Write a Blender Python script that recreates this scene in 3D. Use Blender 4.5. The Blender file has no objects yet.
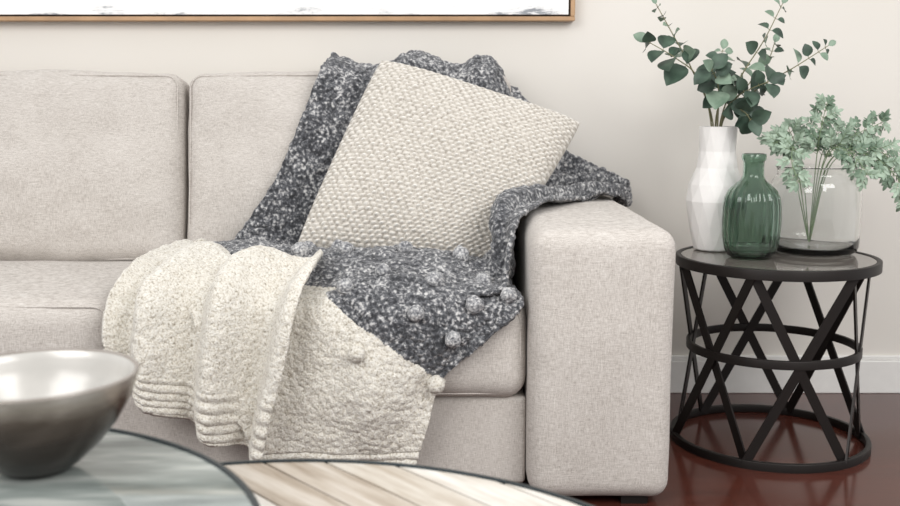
import bpy, bmesh, math, random
import numpy as np
from mathutils import Vector, Matrix, noise
random.seed(7)
sc = bpy.context.scene
try:
    sc.view_settings.view_transform = 'Standard'
except Exception as e:
    print(e)

# ------------------------------------------------------------------ helpers
def s2l(c):
    return tuple(((v/255.0)/12.92 if v/255.0 <= 0.04045 else ((v/255.0+0.055)/1.055)**2.4) for v in c)+(1.0,)

class NT:
    def __init__(self, name):
        self.m = bpy.data.materials.new(name); self.m.use_nodes = True
        self.t = self.m.node_tree; self.b = self.t.nodes['Principled BSDF']
        self.tc = self.t.nodes.new('ShaderNodeTexCoord')
    def n(self, ty, **kw):
        nd = self.t.nodes.new(ty)
        for k, v in kw.items():
            if k in nd.inputs: nd.inputs[k].default_value = v
            else: setattr(nd, k, v)
        return nd
    def l(self, a, b): self.t.links.new(a, b)
    def mapping(self, scale=(1,1,1), rot=(0,0,0), src='Object'):
        mp = self.t.nodes.new('ShaderNodeMapping')
        mp.inputs['Scale'].default_value = scale; mp.inputs['Rotation'].default_value = rot
        self.l(self.tc.outputs[src], mp.inputs['Vector']); return mp.outputs[0]
    def noise(self, vec, scale, detail=2.0, rough=0.5):
        nd = self.n('ShaderNodeTexNoise'); nd.inputs['Scale'].default_value = scale
        nd.inputs['Detail'].default_value = detail; nd.inputs['Roughness'].default_value = rough
        self.l(vec, nd.inputs['Vector']); return nd.outputs['Fac']
    def ramp(self, fac, stops):
        r = self.n('ShaderNodeValToRGB'); e = r.color_ramp.elements
        while len(e) < len(stops): e.new(0.5)
        for i, (p, c) in enumerate(stops):
            e[i].position = p; e[i].color = c
        self.l(fac, r.inputs['Fac']); return r.outputs['Color']
    def math(self, op, a, b=None):
        nd = self.n('ShaderNodeMath'); nd.operation = op
        for i, x in enumerate((a, b)):
            if x is None: continue
            if isinstance(x, (int, float)): nd.inputs[i].default_value = x
            else: self.l(x, nd.inputs[i])
        return nd.outputs[0]
    def mix(self, fac, a, b, mode='MIX'):
        nd = self.n('ShaderNodeMixRGB'); nd.blend_type = mode
        for i, x in enumerate((fac, a, b)):
            if isinstance(x, (int, float)): nd.inputs[i].default_value = x
            elif isinstance(x, tuple): nd.inputs[i].default_value = x
            else: self.l(x, nd.inputs[i])
        return nd.outputs[0]
    def bump(self, h, strength=0.3, dist=0.002):
        nd = self.n('ShaderNodeBump'); nd.inputs['Strength'].default_value = strength
        nd.inputs['Distance'].default_value = dist
        self.l(h, nd.inputs['Height']); self.l(nd.outputs[0], self.b.inputs['Normal'])
    def base(self, c):
        if isinstance(c, tuple): self.b.inputs['Base Color'].default_value = c
        else: self.l(c, self.b.inputs['Base Color'])
        return self
    def set(self, **kw):
        for k, v in kw.items(): self.b.inputs[k.replace('_', ' ')].default_value = v
        return self

def simple(name, rgb, rough=0.5, metal=0.0, var=0.08, scale=30):
    m = NT(name); c = s2l(rgb)
    f = m.noise(m.mapping(), scale, 3)
    lo = tuple(x*(1-var) for x in c[:3])+(1,); hi = tuple(min(1, x*(1+var)) for x in c[:3])+(1,)
    m.base(m.ramp(f, [(0.3, lo), (0.7, hi)])); m.set(Roughness=rough, Metallic=metal)
    return m

def link(ob, parent=None):
    sc.collection.objects.link(ob)
    if parent: ob.parent = parent
    return ob
def empty(name):
    e = bpy.data.objects.new(name, None); sc.collection.objects.link(e); e.empty_display_size = 0.1
    return e
def mesh_obj(name, verts, faces, mats, parent=None, smooth=True, midx=None, uvs=None):
    me = bpy.data.meshes.new(name); me.from_pydata([tuple(v) for v in verts], [], faces)
    for m in (mats if isinstance(mats, (list, tuple)) else [mats]): me.materials.append(m.m)
    if smooth: me.polygons.foreach_set('use_smooth', [True]*len(me.polygons))
    if midx is not None: me.polygons.foreach_set('material_index', midx)
    me.update()
    return link(bpy.data.objects.new(name, me), parent)

class MB:  # mesh builder
    def __init__(s): s.v = []; s.f = []; s.mi = []
    def add(s, v, f, mi=0):
        o = len(s.v); s.v += [tuple(x) for x in v]; s.f += [tuple(i+o for i in q) for q in f]; s.mi += [mi]*len(f)
    def box(s, x0, x1, y0, y1, z0, z1, mi=0):
        v = [(x0,y0,z0),(x1,y0,z0),(x1,y1,z0),(x0,y1,z0),(x0,y0,z1),(x1,y0,z1),(x1,y1,z1),(x0,y1,z1)]
        s.add(v, [(0,3,2,1),(4,5,6,7),(0,1,5,4),(1,2,6,5),(2,3,7,6),(3,0,4,7)], mi)
    def tube(s, pts, r, n=8, mi=0, closed=False):
        pts = [Vector(p) for p in pts]; N = len(pts); v = []
        ref = Vector((0.13, 0.27, 0.95)).normalized()
        for i, p in enumerate(pts):
            if closed: t = pts[(i+1) % N]-pts[i-1]
            else: t = pts[min(i+1, N-1)]-pts[max(i-1, 0)]
            t.normalize(); a = t.cross(ref)
            if a.length < 1e-3: a = t.cross(Vector((1,0,0)))
            a.normalize(); b = t.cross(a); rr = r[i] if isinstance(r, (list, tuple)) else r
            for k in range(n):
                th = 2*math.pi*k/n; v.append(p+a*rr*math.cos(th)+b*rr*math.sin(th))
        f = []
        for i in range(N if closed else N-1):
            j = (i+1) % N
            for k in range(n):
                f.append((i*n+k, i*n+(k+1) % n, j*n+(k+1) % n, j*n+k))
        if not closed:
            f.append(tuple(range(n-1, -1, -1))); f.append(tuple((N-1)*n+k for k in range(n)))
        s.add(v, f, mi)
    def lathe(s, prof, cx, cy, cz, n=64, mi=0, rib=None, twist=0.0):
        v = []
        for j, (r, z) in enumerate(prof):
            for k in range(n):
                th = 2*math.pi*(k+(twist*(j % 2)))/n; rr = r
                if rib: rr = r*(1+rib(th, z, r))
                v.append((cx+rr*math.cos(th), cy+rr*math.sin(th), cz+z))
        f = []
        for j in range(len(prof)-1):
            for k in range(n):
                f.append((j*n+k, j*n+(k+1) % n, (j+1)*n+(k+1) % n, (j+1)*n+k))
        s.add(v, f, mi)
    def band(s, cx, cy, r0, r1, z0, z1, n=96, mi=0):
        s.lathe([(r1, z0), (r1, z1), (r0, z1), (r0, z0), (r1, z0)], cx, cy, 0, n, mi)
    def obj(s, name, mats, parent=None, smooth=True, merge=False):
        ob = mesh_obj(name, s.v, s.f, mats, parent, smooth, s.mi)
        if merge:
            bm = bmesh.new(); bm.from_mesh(ob.data); bmesh.ops.remove_doubles(bm, verts=bm.verts, dist=1e-5)
            bmesh.ops.recalc_face_normals(bm, faces=bm.faces); bm.to_mesh(ob.data); bm.free()
        return ob
def bevel(ob, w=0.003, seg=2, ang=35):
    m = ob.modifiers.new('bevel', 'BEVEL'); m.width = w; m.segments = seg; m.limit_method = 'ANGLE'; m.angle_limit = math.radians(ang)
    return ob

def rb_point(q, h, r, puff):
    p = [0,0,0]; d = [0,0,0]
    for i in range(3):
        c = max(-(h[i]-r), min(h[i]-r, q[i])); d[i] = q[i]-c; p[i] = c
    L = math.sqrt(sum(x*x for x in d)) or 1
    p = [p[i]+r*d[i]/L for i in range(3)]
    a = [p[i]/h[i] for i in range(3)]
    o = list(p)
    for i in range(3):
        j, k = (i+1) % 3, (i+2) % 3
        o[i] += puff[i]*(a[i]**3)*max(0, 1-a[j]**2)*max(0, 1-a[k]**2)
    return Vector(o)
def roundbox(name, cen, half, r, puff, mat, parent, tilt=0.0, n=22, wr=0.0, piping=None, pmat=None, seed=0):
    def coords(hh):
        e = [-hh+r*t for t in (0, .2, .42, .68)]
        mid = list(np.linspace(-hh+r, hh-r, n))
        return e+mid+[-x for x in reversed(e)]
    cs = [coords(h) for h in half]; mb = MB()
    R = Matrix.Rotation(tilt, 4, 'X'); C = Vector(cen)
    for ax in range(3):
        j, k = (ax+1) % 3, (ax+2) % 3
        for sg in (-1, 1):
            v = []; f = []
            for a in cs[j]:
                for b in cs[k]:
                    q = [0,0,0]; q[ax] = sg*half[ax]; q[j] = a; q[k] = b
                    p = rb_point(q, half, r, puff)
                    if wr:
                        w = noise.noise(p*5+Vector((seed*3.1, 0, 0)))*wr+noise.noise(p*14+Vector((seed*5.7, 1, 0)))*wr*0.35
                        p = p+Vector((p.x/half[0]*0.3, p.y/half[1], p.z/half[2]*0.6))*w
                    v.append(C+R@p)
            nb = len(cs[k])
            for a in range(len(cs[j])-1):
                for b in range(nb-1):
                    q = (a*nb+b, (a+1)*nb+b, (a+1)*nb+b+1, a*nb+b+1)
                    f.append(q if sg > 0 else q[::-1])
            mb.add(v, f)
    if piping:
        hx, hy, hz = half
        for path_kind in piping:
            pts = []
            zs, xs = hz, hx
            for x in np.linspace(-xs+r, xs-r, 24): pts.append((x, -zs))
            for t in np.linspace(0, math.pi/2, 7)[1:-1]: pts.append((xs-r+r*math.sin(t), -zs+r-r*math.cos(t)))
            for z in np.linspace(-zs+r, zs-r, 16): pts.append((xs, z))
            for t in np.linspace(0, math.pi/2, 7)[1:-1]: pts.append((xs-r+r*math.cos(t), zs-r+r*math.sin(t)))
            for x in np.linspace(xs-r, -xs+r, 24): pts.append((x, zs))
            for t in np.linspace(0, math.pi/2, 7)[1:-1]: pts.append((-xs+r-r*math.sin(t), zs-r+r*math.cos(t)))
            for z in np.linspace(zs-r, -zs+r, 16): pts.append((-xs, z))
            for t in np.linspace(0, math.pi/2, 7)[1:-1]: pts.append((-xs+r-r*math.cos(t), -zs+r-r*math.sin(t)))
            P = [C+R@rb_point((x, path_kind*hy, z), half, r, puff) for x, z in pts]
            mb.tube(P, 0.0022, 6, 0, closed=True)
    ob = mb.obj(name, mat, parent, True, merge=True)
    return ob

# ------------------------------------------------------------------ materials
linen = NT('linen_upholstery')
f1 = linen.noise(linen.mapping((40, 40, 600)), 1.6, 3, .7)
f2 = linen.noise(linen.mapping((600, 600, 45)), 1.4, 3, .7)
f3 = linen.noise(linen.mapping((1,1,1)), 9, 3, .6)
ff = linen.math('MULTIPLY', linen.math('ADD', f1, f2), 0.5)
ff2 = linen.math('ADD', ff, linen.math('MULTIPLY', linen.math('SUBTRACT', f3, 0.5), 0.08))
linen.base(linen.ramp(ff2, [(0.36, s2l((154,146,138))), (0.5, s2l((195,188,181))), (0.64, s2l((217,212,206)))]))
linen.bump(ff, 0.4, 0.0018); linen.set(Roughness=0.92)
linen.b.inputs['Sheen Weight'].default_value = 0.1

wallm = NT('painted_wall'); wallm.base(wallm.ramp(wallm.noise(wallm.mapping(), 2.0, 2), [(0.3, s2l((219,214,206))), (0.7, s2l((223,218,211)))]))
wallm.bump(wallm.noise(wallm.mapping(), 250, 2), 0.08, 0.001); wallm.set(Roughness=0.85)
trimm = simple('trim_paint', (230,228,224), 0.45, var=0.02)

floorm = NT('mahogany_floor')
br = floorm.n('ShaderNodeTexBrick'); floorm.l(floorm.mapping(), br.inputs['Vector'])
br.inputs['Scale'].default_value = 1.0; br.inputs['Mortar Size'].default_value = 0.0015
br.inputs['Brick Width'].default_value = 1.3; br.inputs['Row Height'].default_value = 0.12
br.inputs['Color1'].default_value = s2l((84,42,33)); br.inputs['Color2'].default_value = s2l((64,32,26)); br.inputs['Mortar'].default_value = s2l((30,15,12))
gr = floorm.noise(floorm.mapping((2, 40, 1)), 2.0, 4, .6)
floorm.base(floorm.mix(0.5, br.outputs['Color'], floorm.ramp(gr, [(0.3, s2l((54,27,22))), (0.7, s2l((96,53,42)))])))
floorm.set(Roughness=0.16)

def yarn(name, dark, mid, light, sc1, p=(0.36,0.5,0.62), bs=.8, bd=.006, low=.22):
    m = NT(name); vec = m.mapping()
    vo = m.n('ShaderNodeTexVoronoi'); vo.inputs['Scale'].default_value = sc1; m.l(vec, vo.inputs['Vector'])
    nz = m.noise(vec, sc1*1.1, 4, .65)
    nb = m.noise(vec, 22, 2, .5)
    h = m.math('SUBTRACT', nz, m.math('MULTIPLY', vo.outputs['Distance'], 0.28))
    h2 = m.math('ADD', h, m.math('MULTIPLY', m.math('SUBTRACT', nb, 0.5), low))
    m.base(m.ramp(h2, [(p[0], s2l(dark)), (p[1], s2l(mid)), (p[2], s2l(light))]))
    m.bump(h, bs, bd); m.set(Roughness=0.95); m.b.inputs['Sheen Weight'].default_value = 0.3
    return m
charcoal = yarn('charcoal_marl_yarn', (48,49,53), (98,99,103), (212,210,208), 98, (0.22, 0.38, 0.56), 1.0, .007, .3)
pomgrey = yarn('grey_pompom_yarn', (96,97,102), (158,158,160), (226,224,222), 140, (0.20, 0.36, 0.54), 1.0, .006)
cream = yarn('cream_wool_yarn', (154,144,128), (212,205,192), (234,230,221), 190, (0.10, 0.28, 0.46), .8, .005, .10)
pillowm = NT('seed_stitch_wool')
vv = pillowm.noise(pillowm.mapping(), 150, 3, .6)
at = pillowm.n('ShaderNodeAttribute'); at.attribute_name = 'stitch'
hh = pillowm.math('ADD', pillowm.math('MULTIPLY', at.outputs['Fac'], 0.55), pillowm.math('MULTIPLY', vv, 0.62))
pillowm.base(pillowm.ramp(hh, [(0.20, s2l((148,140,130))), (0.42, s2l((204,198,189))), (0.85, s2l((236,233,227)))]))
pillowm.bump(vv, 0.6, 0.003); pillowm.set(Roughness=0.95)

blackm = simple('blackened_iron', (34,29,27), 0.45, 0.5)
glassgreen = NT('green_glass'); glassgreen.base(glassgreen.ramp(glassgreen.noise(glassgreen.mapping(), 8, 2), [(0.3, s2l((168,192,177))), (0.7, s2l((178,200,186)))]))
glassgreen.set(Roughness=0.02, IOR=1.45); glassgreen.b.inputs['Transmission Weight'].default_value = 1.0
glassclear = NT('clear_glass'); glassclear.base(glassclear.ramp(glassclear.noise(glassclear.mapping(), 4, 2), [(0.3, (0.95,0.97,0.96,1)), (0.7, (0.98,0.99,0.985,1))]))
glassclear.set(Roughness=0.0, IOR=1.45); glassclear.b.inputs['Transmission Weight'].default_value = 1.0
whitecer = simple('matte_white_ceramic', (232,229,226), 0.6, var=0.02)
tabletop = simple('smoked_glass_top', (112,106,100), 0.05, var=0.1, scale=10); tabletop.set(IOR=1.8)

# ------------------------------------------------------------------ room
WY = 3.12
mb = MB(); mb.box(-3.2, 3.0, WY, WY+0.1, 0, 2.6); mb.obj('wall_back', wallm, smooth=False)
mb = MB(); mb.box(-3.2, 3.0, -2.6, WY+0.1, -0.05, 0); mb.obj('floor', floorm, smooth=False)
mb = MB(); mb.box(-3.2, 3.0, WY-0.016, WY, 0.0, 0.105); mb.box(-3.2, 3.0, WY-0.010, WY, 0.105, 0.12)
bevel(mb.obj('baseboard_back', trimm, smooth=False), 0.003)

# framed artwork
pic = empty('framed_abstract_painting')
gold = simple('gilt_wood', (170,136,102), 0.4, 0.15, var=0.12, scale=20)
art = NT('abstract_canvas'); vec = art.mapping((3.2, 1, 14))
a1 = art.noise(vec, 2.0, 6, .7)
sx = art.n('ShaderNodeSeparateXYZ'); art.l(art.tc.outputs['Object'], sx.inputs[0])
lowz = art.math('MULTIPLY', art.math('SUBTRACT', sx.outputs['Z'], 1.165), 3.5)
a2 = art.math('SUBTRACT', a1, lowz)
art.base(art.ramp(a2, [(0.5, s2l((243,242,240))), (0.56, s2l((222,222,222))), (0.62, s2l((130,134,140))), (0.8, s2l((205,206,208)))])); art.set(Roughness=0.7)
x0, x1, z0, z1 = -2.05, 0.370, 1.146, 1.95
mb = MB(); w = 0.013
for b in ((x0,x1,z0,z0+w), (x0,x1,z1-w,z1), (x0,x0+w,z0+w,z1-w), (x1-w,x1,z0+w,z1-w)):
    mb.box(b[0], b[1], WY-0.045, WY-0.001, b[2], b[3])
bevel(mb.obj('frame', gold, pic, smooth=False), 0.002)
mb = MB(); mb.box(x0+w, x1-w, WY-0.020, WY-0.004, z0+w, z1-w); mb.obj('frame_gap', simple('dark_gap_board', (60,52,46), 0.8), pic, smooth=False)  # dark board showing in the gap between frame and canvas
mb = MB(); mb.box(x0+w+.006, x1-w-.006, WY-0.038, WY-0.020, z0+w+.006, z1-w-.006); mb.obj('canvas', art, pic, smooth=False)

# ------------------------------------------------------------------ sofa
sofa = empty('sofa')
roundbox('base', (-0.785, 2.65, 0.135), (0.9595, 0.40, 0.105), 0.012, (0,0,0), linen, sofa)
roundbox('back_frame', (-0.79, 3.015, 0.46), (0.955, 0.075, 0.33), 0.03, (0,0,0), linen, sofa)
for i, (a, b) in enumerate(((-1.668, -0.752), (-0.743, 0.173))):
    roundbox('seat_cushion_%d' % (i+1), ((a+b)/2, 2.525, 0.352), ((b-a)/2, 0.305, 0.114), 0.05, (0.002, 0.018, 0.018), linen, sofa, 0, 22, 0.005, (-1,), seed=i)
    roundbox('back_cushion_%d' % (i+1), ((a+b)/2, 2.925, 0.715), ((b-a)/2-0.001, 0.082, 0.270), 0.046, (0.002, 0.062, 0.012), linen, sofa, -math.radians(10), 34, 0.014, (-1,), seed=i+4)
for i, cx in enumerate((0.336, -1.915)):
    roundbox('arm_%d' % (i+1), (cx, 2.64, 0.324), (0.160, 0.46, 0.306), 0.042, (0.003, 0.012, 0.008), linen, sofa, 0, 24, 0.004, (), seed=i+8)
mb = MB()
for x in (0.42, 0.24, -1.8, -2.0):
    for y in (2.24, 3.02):
        mb.box(x-0.03, x+0.03, y-0.03, y+0.03, 0.0, 0.034)
mb.obj('feet', blackm, sofa, smooth=False)

# ------------------------------------------------------------------ throw blanket
def cr(P, t):
    n = len(P)-1; x = t*n; i = min(int(x), n-1); f = x-i
    p1, p2 = P[i], P[i+1]
    p0 = P[i-1] if i > 0 else p1*2-p2
    p3 = P[i+2] if i+2 <= n else p2*2-p1
    return 0.5*((2*p1)+(p2-p0)*f+(2*p0-5*p1+4*p2-p3)*f*f+(3*p1-p0-3*p2+p3)*f**3)
def patch(ctrl, nu, nv, disp):
    ctrl = [[np.array(p, float) for p in row] for row in ctrl]
    rows = [[cr(r, u) for u in np.linspace(0, 1, nu)] for r in ctrl]
    G = np.zeros((nv, nu, 3))
    for j, v in enumerate(np.linspace(0, 1, nv)):
        for i in range(nu):
            G[j, i] = cr([rows[k][i] for k in range(len(rows))], v)
    du = np.gradient(G, axis=1); dv = np.gradient(G, axis=0)
    N = np.cross(du, dv); N /= (np.linalg.norm(N, axis=2, keepdims=True)+1e-9)
    if N[..., 2].mean()-N[..., 1].mean() < 0: N = -N
    D = np.zeros((nv, nu))
    for j in range(nv):
        for i in range(nu):
            D[j, i] = disp(i/(nu-1), j/(nv-1), Vector(G[j, i]))
    return G+N*D[..., None], N
def add_patch(mb, G, matf):
    nv, nu, _ = G.shape; v = G.reshape(-1, 3).tolist(); o = len(mb.v); mb.v += [tuple(x) for x in v]
    for j in range(nv-1):
        for i in range(nu-1):
            mb.f.append((o+j*nu+i, o+j*nu+i+1, o+(j+1)*nu+i+1, o+(j+1)*nu+i))
            mb.mi.append(matf((G[j, i]+G[j+1, i+1])/2))
def knit(p, a=0.003, s=75):
    return noise.noise(p*s)*a+noise.noise(p*28)*a*0.9
def fold(x):   # asymmetric soft fold profile, -1..1
    s = math.sin(x+0.45*math.sin(x)); return (1-(1-abs(s))**1.3)*(1 if s > 0 else -1)
tb = MB()
# back drape
back = [
 [(-.34,3.06,.90),(-.15,3.07,.90),(0,3.07,.90),(.12,3.07,.88),(.19,3.07,.80)],
 [(-.335,2.99,1.005),(-.15,2.99,1.012),(-.01,2.99,1.00),(.11,2.985,1.012),(.185,3.0,.94)],
 [(-.355,2.87,.975),(-.17,2.865,.985),(-.01,2.86,.985),(.12,2.87,.97),(.205,2.92,.90)],
 [(-.40,2.805,.86),(-.20,2.79,.86),(-.01,2.79,.86),(.15,2.82,.84),(.27,2.90,.80)],
 [(-.47,2.77,.70),(-.24,2.755,.70),(-.02,2.755,.70),(.14,2.78,.70),(.34,2.88,.72)],
 [(-.56,2.75,.56),(-.30,2.74,.56),(-.03,2.74,.56),(.13,2.76,.60),(.40,2.86,.67)],
 [(-.59,2.70,.50),(-.33,2.68,.50),(-.03,2.68,.50),(.13,2.70,.52),(.42,2.84,.65)]]
def d_back(u, v, p):
    return 0.015*fold(u*17+v*3+1.2*math.sin(v*5))+0.015*noise.noise(p*7)+knit(p, .008)+.009
G, N = patch(back, 200, 200, d_back); add_patch(tb, G, lambda c: 0)
# arm drape
armp = [
 [(.02,2.222,.470),(.13,2.235,.492),(.150,2.33,.615),(.215,2.50,.648),(.36,2.75,.65),(.49,2.91,.646),(.518,2.99,.60)],
 [(.00,2.38,.50),(.12,2.36,.51),(.130,2.46,.64),(.21,2.62,.665),(.36,2.83,.665),(.49,2.96,.655),(.518,3.02,.60)],
 [(-.02,2.54,.50),(.12,2.50,.52),(.135,2.62,.66),(.22,2.76,.69),(.37,2.90,.68),(.49,3.0,.665),(.518,3.05,.60)],
 [(-.03,2.70,.50),(.12,2.66,.53),(.14,2.76,.72),(.25,2.90,.77),(.38,2.98,.71),(.485,3.03,.665),(.518,3.07,.60)],
 [(-.03,2.80,.50),(.12,2.80,.56),(.16,2.92,.78),(.26,3.0,.79),(.38,3.04,.72),(.485,3.07,.66),(.518,3.09,.60)]]
def d_arm(u, v, p):
    return 0.018*fold(v*20+u*6)*min(1, v*4+.2)+0.012*noise.noise(p*8)+knit(p, .0075)+.006
G, N = patch(armp, 220, 150, d_arm); add_patch(tb, G, lambda c: 0)
# seat layer
seat = [
 [(-.62,2.80,.50),(-.42,2.80,.50),(-.2,2.80,.50),(0,2.80,.50),(.12,2.80,.51)],
 [(-.62,2.66,.530),(-.42,2.62,.520),(-.2,2.62,.50),(0,2.62,.50),(.12,2.62,.51)],
 [(-.62,2.45,.515),(-.42,2.46,.545),(-.21,2.46,.540),(-.01,2.46,.525),(.13,2.46,.51)],
 [(-.60,2.29,.485),(-.4,2.30,.492),(-.2,2.30,.500),(0,2.30,.498),(.14,2.30,.49)],
 [(-.57,2.212,.445),(-.38,2.206,.455),(-.2,2.203,.455),(0,2.206,.455),(.160,2.21,.457)],
 [(-.54,2.185,.37),(-.37,2.180,.37),(-.2,2.178,.37),(-.03,2.18,.37),(.085,2.19,.39)],
 [(-.51,2.182,.29),(-.36,2.175,.285),(-.21,2.172,.285),(-.08,2.175,.285),(-.015,2.18,.30)],
 [(-.46,2.19,.20),(-.35,2.185,.19),(-.23,2.18,.19),(-.12,2.185,.19),(-.048,2.19,.20)],
 [(-.41,2.20,.10),(-.33,2.195,.098),(-.24,2.19,.098),(-.15,2.195,.10),(-.078,2.20,.103)]]
def m_seat(c):
    s = (c[1]-2.25) if c[1] > 2.235 else -(0.47-c[2])
    if s >= 0.03: return 0 if c[0] > -.317-2.4*(s-.04) else 1
    return 0 if s > 0.04-(c[0]+.317)*0.72 else 1
def d_seat(u, v, p):
    rib = 0.003*math.sin(v*260) if v > .95 else 0
    ka = .0075 if m_seat(p) == 0 else .0034
    return 0.010*math.sin(u*11+v*2.5)+0.013*fold(u*9-v*6)*max(0, min(1, (v-.45)*4))*.8+0.014*noise.noise(p*6+Vector((3,0,0)))+knit(p, ka, 100)+rib+.006
Gs, Ns = patch(seat, 240, 300, d_seat); add_patch(tb, Gs, m_seat)
# folded-over cream flap
flap = [
 [(-.665,2.70,.49),(-.595,2.56,.505),(-.50,2.42,.52),(-.40,2.38,.52),(-.315,2.43,.51)],
 [(-.69,2.62,.53),(-.61,2.49,.54),(-.515,2.37,.545),(-.41,2.345,.545),(-.305,2.38,.54)],
 [(-.725,2.43,.52),(-.63,2.38,.535),(-.53,2.32,.54),(-.42,2.305,.54),(-.300,2.32,.53)],
 [(-.74,2.28,.505),(-.64,2.27,.515),(-.54,2.255,.522),(-.43,2.25,.522),(-.302,2.24,.515)],
 [(-.755,2.20,.46),(-.66,2.19,.47),(-.55,2.185,.475),(-.44,2.18,.47),(-.325,2.17,.46)],
 [(-.755,2.165,.415),(-.665,2.16,.385),(-.56,2.16,.37),(-.455,2.158,.36),(-.350,2.15,.35)],
 [(-.75,2.16,.375),(-.665,2.158,.31),(-.57,2.155,.27),(-.475,2.152,.245),(-.385,2.145,.23)],
 [(-.735,2.17,.345),(-.655,2.165,.255),(-.565,2.162,.195),(-.485,2.16,.155),(-.408,2.155,.13)]]
def d_flap(u, v, p):
    rib = 0.0035*math.sin(v*170) if v > .82 else 0
    return 0.034*fold(u*17.5+2.6*v+.9+.6*math.sin(v*4))*(.25+.75*min(1, v*1.8))+0.009*noise.noise(p*6+Vector((0,5,0)))+knit(p, .0034, 100)+rib+.008
Gf, Nf = patch(flap, 240, 240, d_flap); add_patch(tb, Gf, lambda c: 1)
def pom(P, r, mi):
    bm = bmesh.new(); bmesh.ops.create_icosphere(bm, subdivisions=3, radius=r)
    v = [Vector(P)+q.co*(1+0.35*noise.noise(q.co*180+Vector(P)*20)) for q in bm.verts]
    f = [tuple(x.index for x in fa.verts) for fa in bm.faces]; bm.free(); tb.add(v, f, mi)
for (u, v, mi) in ((.45,.27,2),(.62,.27,2),(.8,.29,2),(.56,.38,2),(.7,.42,2),(.88,.38,2),(.66,.53,2),(.83,.50,2),(.95,.47,2),
                 (.46,.45,2),(.8,.6,2),(.5,.64,1),(.95,.76,1),(.32,.28,2),(.42,.22,2),(.33,.2,2)):
    j, i = int(v*299), int(u*239); pom(Gs[j, i]+Ns[j, i]*.011, random.uniform(.013,.017), mi)
j, i = int(.06*239), int(.04*239); pom(Gf[j, i]+np.array((0,-.004,.012)), .014, 1)
th = tb.obj('knit_throw_blanket', [charcoal, cream, pomgrey])
so = th.modifiers.new('solid', 'SOLIDIFY'); so.thickness = 0.010; so.offset = 0

# ------------------------------------------------------------------ pillow
TL, R_, B_, L_ = Vector((-.188,2.81,1.024)), Vector((.360,2.79,.852)), Vector((.115,2.575,.495)), Vector((-.402,2.60,.533))
nP = 400; V = []; F = []; att = []
nrm = ((R_-L_).cross(TL-B_)).normalized()
if nrm.y > 0: nrm = -nrm
for side in (1, -1):
    for j in range(nP):
        for i in range(nP):
            u = i/(nP-1); v = j/(nP-1)
            a = 2*u-1; b = 2*v-1
            k = -0.012
            a2 = a*(1-k*(1-b*b)-.015*(abs(b)**8)); b2 = b*(1-k*(1-a*a)-.015*(abs(a)**8))
            uu, v2 = (a2+1)/2, (b2+1)/2
            p = (L_*(1-uu)+B_*uu)*(1-v2)+(TL*(1-uu)+R_*uu)*v2
            t = (max(0, (1-a*a)*(1-b*b)))**0.42
            jit = 1.2*noise.noise(Vector((u*22, v*22, 1.7)))
            row = v*50+0.5*noise.noise(Vector((u*9, v*9, 4)))
            st = 0.5+0.5*math.sin(u*math.pi*54+jit+(0 if int(row) % 2 == 0 else math.pi))
            st *= abs(math.sin(row*math.pi))
            st *= 0.72+0.75*noise.noise(Vector((u*38, v*38, 9)))
            edge = min(1, min(1-abs(a), 1-abs(b))*14)
            d = 0.108*t + (0.0085*(st-.3)*(.3+.7*edge) if side > 0 else 0) + 0.020*noise.noise(p*5)*t
            V.append(p+nrm*side*d*(1 if side > 0 else .4)); att.append(st)
for s_ in range(2):
    o = s_*nP*nP
    for j in range(nP-1):
        for i in range(nP-1):
            q = (o+j*nP+i, o+j*nP+i+1, o+(j+1)*nP+i+1, o+(j+1)*nP+i)
            F.append(q if s_ == 0 else q[::-1])
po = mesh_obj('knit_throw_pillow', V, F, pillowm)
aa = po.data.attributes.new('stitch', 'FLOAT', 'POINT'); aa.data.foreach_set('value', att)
bm = bmesh.new(); bm.from_mesh(po.data); bmesh.ops.remove_doubles(bm, verts=bm.verts, dist=1.5e-4); bmesh.ops.recalc_face_normals(bm, faces=bm.faces); bm.to_mesh(po.data); bm.free()

# ------------------------------------------------------------------ side table
TX, TY, TH = 0.864, 2.66, 0.505
st = empty('metal_side_table')
mb = MB(); mb.band(TX, TY, 0.246, 0.260, TH-0.026, TH)
mb.band(TX, TY, 0.214, 0.225, 0.252, 0.274); mb.band(TX, TY, 0.246, 0.260, 0.0, 0.022)
bevel(mb.obj('rings', blackm, st, merge=False), 0.002)
mb = MB()
def strip(mb, p0, p1, w, t):
    p0, p1 = Vector(p0), Vector(p1); d = (p1-p0).normalized(); m = (p0+p1)/2-Vector((TX, TY, 0)); m.z = 0; nn = m.normalized()
    nn = (nn-d*nn.dot(d)).normalized(); s = d.cross(nn)
    v = []
    for p in (p0, p1):
        for (a, b) in ((-1,-1),(1,-1),(1,1),(-1,1)): v.append(p+s*a*w/2+nn*b*t/2)
    mb.add(v, [(0,3,2,1),(4,5,6,7),(0,1,5,4),(1,2,6,5),(2,3,7,6),(3,0,4,7)])
for k in range(6):
    a0 = math.radians(-90-30+60*k)
    for sgn in (0, 1):
        aa0, aa1 = (a0, a0+math.pi/3) if sgn == 0 else (a0+math.pi/3, a0)
        rr0, rr1 = (0.254, 0.252) if sgn == 0 else (0.248, 0.246)
        strip(mb, (TX+rr0*math.cos(aa0), TY+rr0*math.sin(aa0), 0.01), (TX+rr1*math.cos(aa1), TY+rr1*math.sin(aa1), TH-0.015), 0.024, 0.005)
mb.obj('crossed_bars', blackm, st, smooth=False)
mb = MB(); mb.lathe([(0.001, TH-0.014), (0.248, TH-0.014), (0.248, TH-0.002), (0.001, TH-0.002)], TX, TY, 0, 96)
mb.obj('top_panel', tabletop, st, merge=True, smooth=False)

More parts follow.
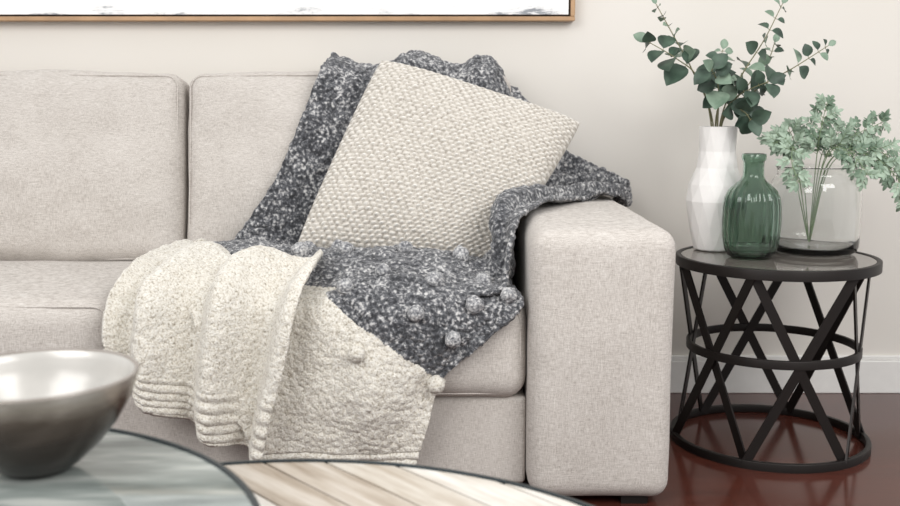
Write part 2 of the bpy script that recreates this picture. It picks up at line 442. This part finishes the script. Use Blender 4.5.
# white faceted vase
VX, VY = 0.730, 2.785
mb = MB(); prof = [(0.001,0),(0.052,0),(0.056,0.004),(0.068,0.06),(0.081,0.135),(0.074,0.18),(0.056,0.225),(0.049,0.27),(0.052,0.337),(0.045,0.337),(0.042,0.29),(0.046,0.225),(0.001,0.05)]
mb.lathe(prof, VX, VY, TH, 14, twist=0.5)
ob = mb.obj('faceted_ceramic_vase', whitecer, smooth=False, merge=True)
bm = bmesh.new(); bm.from_mesh(ob.data); bmesh.ops.triangulate(bm, faces=bm.faces); bm.to_mesh(ob.data); bm.free()
bevel(ob, 0.0025, 2, 5)

# ribbed green bottle
GX, GY = 0.788, 2.640
outer = [(0.001,0),(0.050,0),(0.060,0.006),(0.066,0.02),(0.071,0.05),(0.073,0.09),(0.072,0.13),(0.069,0.155),(0.060,0.175),(0.046,0.190),(0.033,0.201),(0.027,0.212),(0.026,0.235),(0.027,0.250),(0.031,0.255),(0.032,0.262),(0.030,0.270)]
inner = [(max(0.001, r-0.004), z+(0.008 if z < .01 else 0)) for r, z in outer][::-1]
mb = MB()
def rib(th, z, r): return 0.028*math.cos(18*th)*max(0, min(1, (z-.01)/.02))*max(0, min(1, (.205-z)/.03))
def dens(pr):
    o = []
    for (a, b) in zip(pr[:-1], pr[1:]):
        for t in (0, .33, .66): o.append((a[0]+(b[0]-a[0])*t, a[1]+(b[1]-a[1])*t))
    return o+[pr[-1]]
mb.lathe(dens(outer+inner), GX, GY, TH, 144, rib=rib)
mb.obj('ribbed_green_glass_bottle', glassgreen, merge=True)

# clear glass vase
CX, CY = 0.985, 2.735
outer = [(0.001,0),(0.100,0),(0.112,0.006),(0.118,0.02),(0.120,0.10),(0.119,0.165),(0.114,0.190),(0.106,0.202),(0.100,0.212),(0.101,0.224),(0.106,0.232)]
inner = [(max(0.001, r-0.004), z+(0.012 if z < .01 else 0)) for r, z in outer][::-1]
mb = MB(); mb.lathe(dens(outer+inner), CX, CY, TH, 96); mb.obj('clear_glass_vase', glassclear, merge=True)

# ------------------------------------------------------------------ foliage
def leafmat(name, a, b):
    m = NT(name); f = m.noise(m.mapping(), 30, 2); m.base(m.ramp(f, [(0.3, s2l(a)), (0.7, s2l(b))])); m.set(Roughness=0.5)
    return m
euc_d = leafmat('eucalyptus_leaf_deep', (42,58,48), (74,96,80)); euc_l = leafmat('eucalyptus_leaf_light', (98,120,102), (142,162,142))
stemm = simple('stem_bark', (120,118,88), 0.7)
dust = leafmat('dusty_leaf', (124,144,124), (170,188,168)); dust_d = leafmat('dusty_leaf_deep', (84,106,86), (126,148,126))
def leaf(mb, base, d, nrm, L, W, mi, cup=0.2):
    d = Vector(d).normalized(); s = d.cross(Vector(nrm))
    if s.length < 1e-3: s = d.cross(Vector((1,0.3,0)))
    s.normalize(); n = s.cross(d)
    V = []; F = []; prof = [0.06, .6, .88, 1.0, .98, .84, .55, 0.05]
    for i, w in enumerate(prof):
        t = i/(len(prof)-1); c = Vector(base)+d*L*t-n*L*0.22*t*t
        V += [c-s*W*w/2+n*W*w*cup, c, c+s*W*w/2+n*W*w*cup]
    for i in range(len(prof)-1):
        a = i*3; F += [(a, a+1, a+4, a+3), (a+1, a+2, a+5, a+4)]
    mb.add(V, F, mi)
def curve(pts, n):
    P = [np.array(p, float) for p in pts]; return [Vector(cr(P, t)) for t in np.linspace(0, 1, n)]
eb = MB()
def euc(pts, nn, l0, l1, start=.3, mi=(1, 2), fill=1):
    C = curve(pts, 40); eb.tube(C, [0.0028-0.0018*i/39 for i in range(40)], 6, 0)
    for k in range(nn):
        t = start+(1-start)*k/(nn-1); i = min(38, int(t*39)); p = C[i]; tan = (C[i+1]-C[i]).normalized()
        sz = l0+(l1-l0)*(k/(nn-1)); ph = random.uniform(0, 6.28)
        for q in range(2*fill):
            ax = Matrix.Rotation(ph+q*math.pi/fill+random.uniform(-.3,.3), 3, tan)@tan.orthogonal().normalized()
            d = ax*0.9+tan*random.uniform(.1,.6)+Vector((0,0,-.15))
            nr = tan*0.5+Vector((random.uniform(-.5,.5), -random.uniform(.3,1.2), random.uniform(-.3,.7)))
            s = sz*random.uniform(.7,1.2)
            eb.tube([p, p+d.normalized()*.006], .0008, 4, 0)
            leaf(eb, p+d.normalized()*0.006, d, nr, s, s*random.uniform(.8,1.0), random.choice(mi))
    leaf(eb, C[-1], C[-1]-C[-3], Vector((0,-1,0.3)), l1, l1*.7, mi[-1])
B0 = (VX, VY, TH+0.08)
def E(dx, dy, z): return (VX+dx-.005, VY+dy, z)
euc([B0, E(-.01,0,.85), E(-.075,-.02,.99), E(-.13,-.03,1.08), E(-.178,-.02,1.165)], 6, .052, .020, .6, (2,1,2))
euc([B0, E(-.015,0,.85), E(-.07,-.06,.97), E(-.13,-.07,1.02), E(-.205,-.06,1.065)], 4, .070, .042, .66, (1,1,2))
euc([B0, E(.01,0,.85), E(.05,-.03,.97), E(.11,-.03,1.07), E(.155,-.03,1.165)], 7, .050, .026, .5, (1,2))
euc([B0, E(.015,0,.85), E(.09,-.05,.94), E(.19,-.05,1.00), E(.275,-.05,1.055)], 8, .050, .024, .48, (1,2))
euc([B0, E(.015,.01,.85), E(.09,.04,.95), E(.15,.06,1.02), E(.17,.07,1.07)], 6, .048, .028, .46, (1,2))
euc([B0, E(0,-.01,.85), E(-.01,-.05,.93), E(-.03,-.09,.97), E(-.05,-.12,.99)], 6, .056, .044, .45, (1,1,2))
euc([B0, E(.01,-.01,.85), E(.04,-.05,.92), E(.06,-.09,.94), E(.10,-.12,.96)], 6, .056, .044, .42, (1,))
euc([B0, E(.01,-.01,.85), E(.03,-.05,.89), E(.05,-.09,.88), E(.06,-.11,.86)], 4, .056, .05, .5, (1,))
euc([B0, E(.0,.01,.85), E(.02,.02,.93), E(.01,.03,1.0), E(.02,.04,1.05)], 5, .046, .032, .45, (1,2))
eb.obj('eucalyptus_branches', [stemm, euc_d, euc_l])

db = MB()
def dusty(pts, nn, start=.42, size=1.0):
    C = curve(pts, 40); db.tube(C, [0.0016-0.0008*i/39 for i in range(40)], 5, 0)
    for k in range(nn):
        t = start+(1-start)*k/(nn-1); i = min(38, int(t*39)); p = C[i]; tan = (C[i+1]-C[i]).normalized()
        for sg in (-1, 1):
            ax = Matrix.Rotation(random.uniform(-.9,.9), 3, tan)@(tan.cross(Vector((0.1,-1,0.25))).normalized()*sg)
            L = size*random.uniform(.035,.055)*(1-.5*k/(nn-1)); dd = (ax+tan*random.uniform(.5,1)).normalized()
            q = p+dd*L; db.tube([p, p+dd*L*.5, q], [.0010,.0008,.0005], 4, 0)
            mi = random.choice((1,1,2))
            for m_ in range(4):
                c = p+dd*L*(.3+.22*m_)
                for s2 in (-1, 1):
                    e = dd.cross(Vector((random.uniform(-.6,.6),-1,random.uniform(-.2,.8)))).normalized()*s2
                    leaf(db, c, e+dd*.9, Vector((random.uniform(-.6,.6),-1,random.uniform(-.2,1))), size*random.uniform(.014,.022), size*.0078, mi)
            leaf(db, q, dd, Vector((0,-1,.5)), size*.022, size*.010, mi)
B1 = (CX-.01, CY, TH+0.02)
def Q(dx, dy, z): return (CX+dx-.012, CY+dy, z)
dusty([B1, Q(.01,0,.74), Q(.01,-.02,.83), Q(.02,-.03,.905)], 8)
dusty([B1, Q(-.05,0,.73), Q(-.08,-.02,.80), Q(-.12,-.04,.80)], 7)
dusty([B1, Q(-.04,0,.74), Q(-.07,-.05,.79), Q(-.085,-.09,.75), Q(-.07,-.11,.70)], 7)
dusty([B1, Q(.03,0,.74), Q(.09,-.01,.81), Q(.175,-.02,.855)], 8)
dusty([B1, Q(.04,0,.74), Q(.12,-.02,.79), Q(.18,-.03,.77), Q(.205,-.04,.71)], 8)
dusty([B1, Q(.05,0,.74), Q(.13,-.04,.77), Q(.20,-.07,.71), Q(.235,-.08,.64)], 9)
dusty([B1, Q(.05,.02,.74), Q(.13,.02,.78), Q(.22,.0,.76), Q(.28,-.01,.72)], 9)
dusty([B1, Q(.02,-.02,.74), Q(.04,-.06,.79), Q(.08,-.10,.76), Q(.10,-.12,.72)], 6)
dusty([B1, Q(-.02,.02,.74), Q(-.04,.03,.80), Q(-.06,.03,.84)], 6)
dusty([B1, Q(.03,.03,.74), Q(.06,.05,.80), Q(.10,.07,.83)], 6)
db.obj('dusty_green_sprigs', [simple('sprig_stem', (120,138,104), 0.7), dust, dust_d])

# ------------------------------------------------------------------ coffee tables
def woodvar(name, c0, c1, c2, off):
    m = NT(name); mp = m.n('ShaderNodeMapping'); mp.inputs['Location'].default_value = (off, off*.7, 0)
    rt = m.n('ShaderNodeMapping'); rt.inputs['Rotation'].default_value = (0, 0, math.radians(49)); m.l(m.tc.outputs['Object'], rt.inputs['Vector'])
    mp.inputs['Scale'].default_value = (3, 26, 1); m.l(rt.outputs[0], mp.inputs['Vector'])
    g = m.noise(mp.outputs[0], 1.8, 5, .55)
    m.base(m.ramp(g, [(0.30, s2l(c0)), (0.5, s2l(c1)), (0.70, s2l(c2))])); m.set(Roughness=0.3); return m
woods = [woodvar('whitewashed_plank_a', (172,158,140), (204,196,184), (226,222,215), 0),
         woodvar('whitewashed_plank_b', (150,134,116), (184,172,157), (208,200,190), 3.3),
         woodvar('whitewashed_plank_c', (190,180,166), (216,210,201), (234,231,226), 7.7)]
tealtop = NT('glass_over_wood_painted_reflection')  # pale tone paints window reflection into the colour; streaks are planks under glass
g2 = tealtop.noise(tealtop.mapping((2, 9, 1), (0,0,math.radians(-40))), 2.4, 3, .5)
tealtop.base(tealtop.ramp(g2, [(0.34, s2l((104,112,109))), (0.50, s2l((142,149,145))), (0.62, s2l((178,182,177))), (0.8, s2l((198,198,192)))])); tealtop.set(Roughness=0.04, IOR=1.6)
rimm = simple('dark_steel_rim', (38,48,52), 0.25, 0.5)
backing = simple('dark_table_backing', (60,50,42), 0.6)
def planks(name, cx, cy, r, z0, z1, ang, wd, parent, mats):
    mb = MB(); R = Matrix.Rotation(ang, 3, 'Z'); y = -r; k = 0
    while y < r:
        a, b = max(y, -r)+.0022, min(y+wd, r)-.0022
        ys = np.linspace(a, b, 7)
        pr = [(math.sqrt(max(0, r*r-t*t)), t) for t in ys]; pl = [(-x, t) for x, t in reversed(pr)]
        ol = pr+pl; n = len(ol)
        v = [R@Vector((x, t, 0))+Vector((cx, cy, z)) for z in (z0, z1) for x, t in ol]
        f = [tuple(range(n-1, -1, -1)), tuple(range(n, 2*n))]+[(i, (i+1) % n, n+(i+1) % n, n+i) for i in range(n)]
        mb.add(v, f, (k*2+(k//3)) % 3); y += wd; k += 1
    return mb.obj(name, mats, parent, smooth=False)
def ctable(name, cx, cy, h, r, top, legs, ring):
    e = empty(name)
    if top is None:
        mb = MB(); mb.lathe([(0.001,h-.022),(r-.008,h-.022),(r-.008,h-.014),(0.001,h-.014)], cx, cy, 0, 128); mb.obj('backing', backing, e, smooth=False, merge=True)
        planks('plank_top', cx, cy, r-.008, h-.014, h-.001, math.radians(-49), .072, e, woods)
    else:
        mb = MB(); mb.lathe([(0.001,h-.02),(r-.008,h-.02),(r-.008,h-.001),(0.001,h-.001)], cx, cy, 0, 128); mb.obj('top', top, e, smooth=False, merge=True)
    mb = MB(); mb.band(cx, cy, r-.008, r, h-.028, h+.002, 160)
    if ring: mb.band(cx, cy, r-.03, r-.02, .0, .015, 128)
    bevel(mb.obj('rims', rimm, e), .0012)
    mb = MB()
    for k in legs:
        a = math.radians(k); mb.tube([(cx+(r-.025)*math.cos(a), cy+(r-.025)*math.sin(a), 0.0), (cx+(r-.025)*math.cos(a), cy+(r-.025)*math.sin(a), h-.02)], .008, 10)
    mb.obj('legs', rimm, e)
ctable('round_coffee_table', -.22, .94, .36, .56, None, (45,135,225,315), True)
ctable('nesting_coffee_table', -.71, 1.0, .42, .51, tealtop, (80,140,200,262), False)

# bowl
bx, by, bz = -.55, 1.30, .42
bowlm = NT('patinated_bowl_glaze')
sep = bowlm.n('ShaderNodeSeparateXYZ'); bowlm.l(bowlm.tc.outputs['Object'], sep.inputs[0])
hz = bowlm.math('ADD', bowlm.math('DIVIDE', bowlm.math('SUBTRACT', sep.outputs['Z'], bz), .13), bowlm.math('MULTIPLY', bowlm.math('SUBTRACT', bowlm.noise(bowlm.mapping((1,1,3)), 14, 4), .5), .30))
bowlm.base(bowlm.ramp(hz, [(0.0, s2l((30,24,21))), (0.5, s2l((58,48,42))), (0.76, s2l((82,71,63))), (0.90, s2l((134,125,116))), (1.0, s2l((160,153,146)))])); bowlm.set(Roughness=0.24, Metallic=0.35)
inm = simple('bowl_interior_glaze', (186,183,178), 0.25, 0.1, var=.12, scale=9)
mb = MB()
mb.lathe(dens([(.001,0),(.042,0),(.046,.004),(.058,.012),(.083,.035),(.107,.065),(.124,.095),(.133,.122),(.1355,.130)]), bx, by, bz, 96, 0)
mb.lathe(dens([(.1355,.130),(.133,.132),(.129,.129)]), bx, by, bz, 96, 0)
mb.lathe(dens([(.129,.129),(.119,.095),(.103,.068),(.080,.040),(.05,.02),(.001,.014)]), bx, by, bz, 96, 1)
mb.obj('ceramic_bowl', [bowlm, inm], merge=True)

# ------------------------------------------------------------------ light
w = bpy.data.worlds.new('World'); sc.world = w; w.use_nodes = True
bg = w.node_tree.nodes['Background']; bg.inputs['Color'].default_value = (0.99, 0.995, 1.0, 1); bg.inputs['Strength'].default_value = 0.84
def area(name, loc, tgt, size, power, col=(1,1,1)):
    l = bpy.data.lights.new(name, 'AREA'); l.shape = 'RECTANGLE'; l.size = size[0]; l.size_y = size[1]; l.energy = power; l.color = col
    o = bpy.data.objects.new(name, l); sc.collection.objects.link(o); o.location = loc
    o.rotation_euler = (Vector(tgt)-Vector(loc)).to_track_quat('-Z', 'Y').to_euler(); return o
area('window_daylight', (-1.6, -0.2, 2.4), (0.5, 2.8, 0.5), (1.8, 1.8), 58, (1.0, 0.995, 0.985))
area('added_right_light', (1.6, 0.2, 2.2), (0.5, 2.8, 0.4), (1.6, 1.4), 50, (1.0, 0.99, 0.98))  # area light added at front right to lift that side, no ceiling there

cam = bpy.data.cameras.new('camera'); co = bpy.data.objects.new('camera', cam); sc.collection.objects.link(co)
co.location = (0, 0, 0.9); co.rotation_euler = (math.radians(90-8.3), 0, 0)
cam.sensor_width = 36; cam.lens = 1016/900*36; cam.clip_start = 0.05
cam.dof.use_dof = True; cam.dof.focus_distance = 2.45; cam.dof.aperture_fstop = 3.8
sc.camera = co
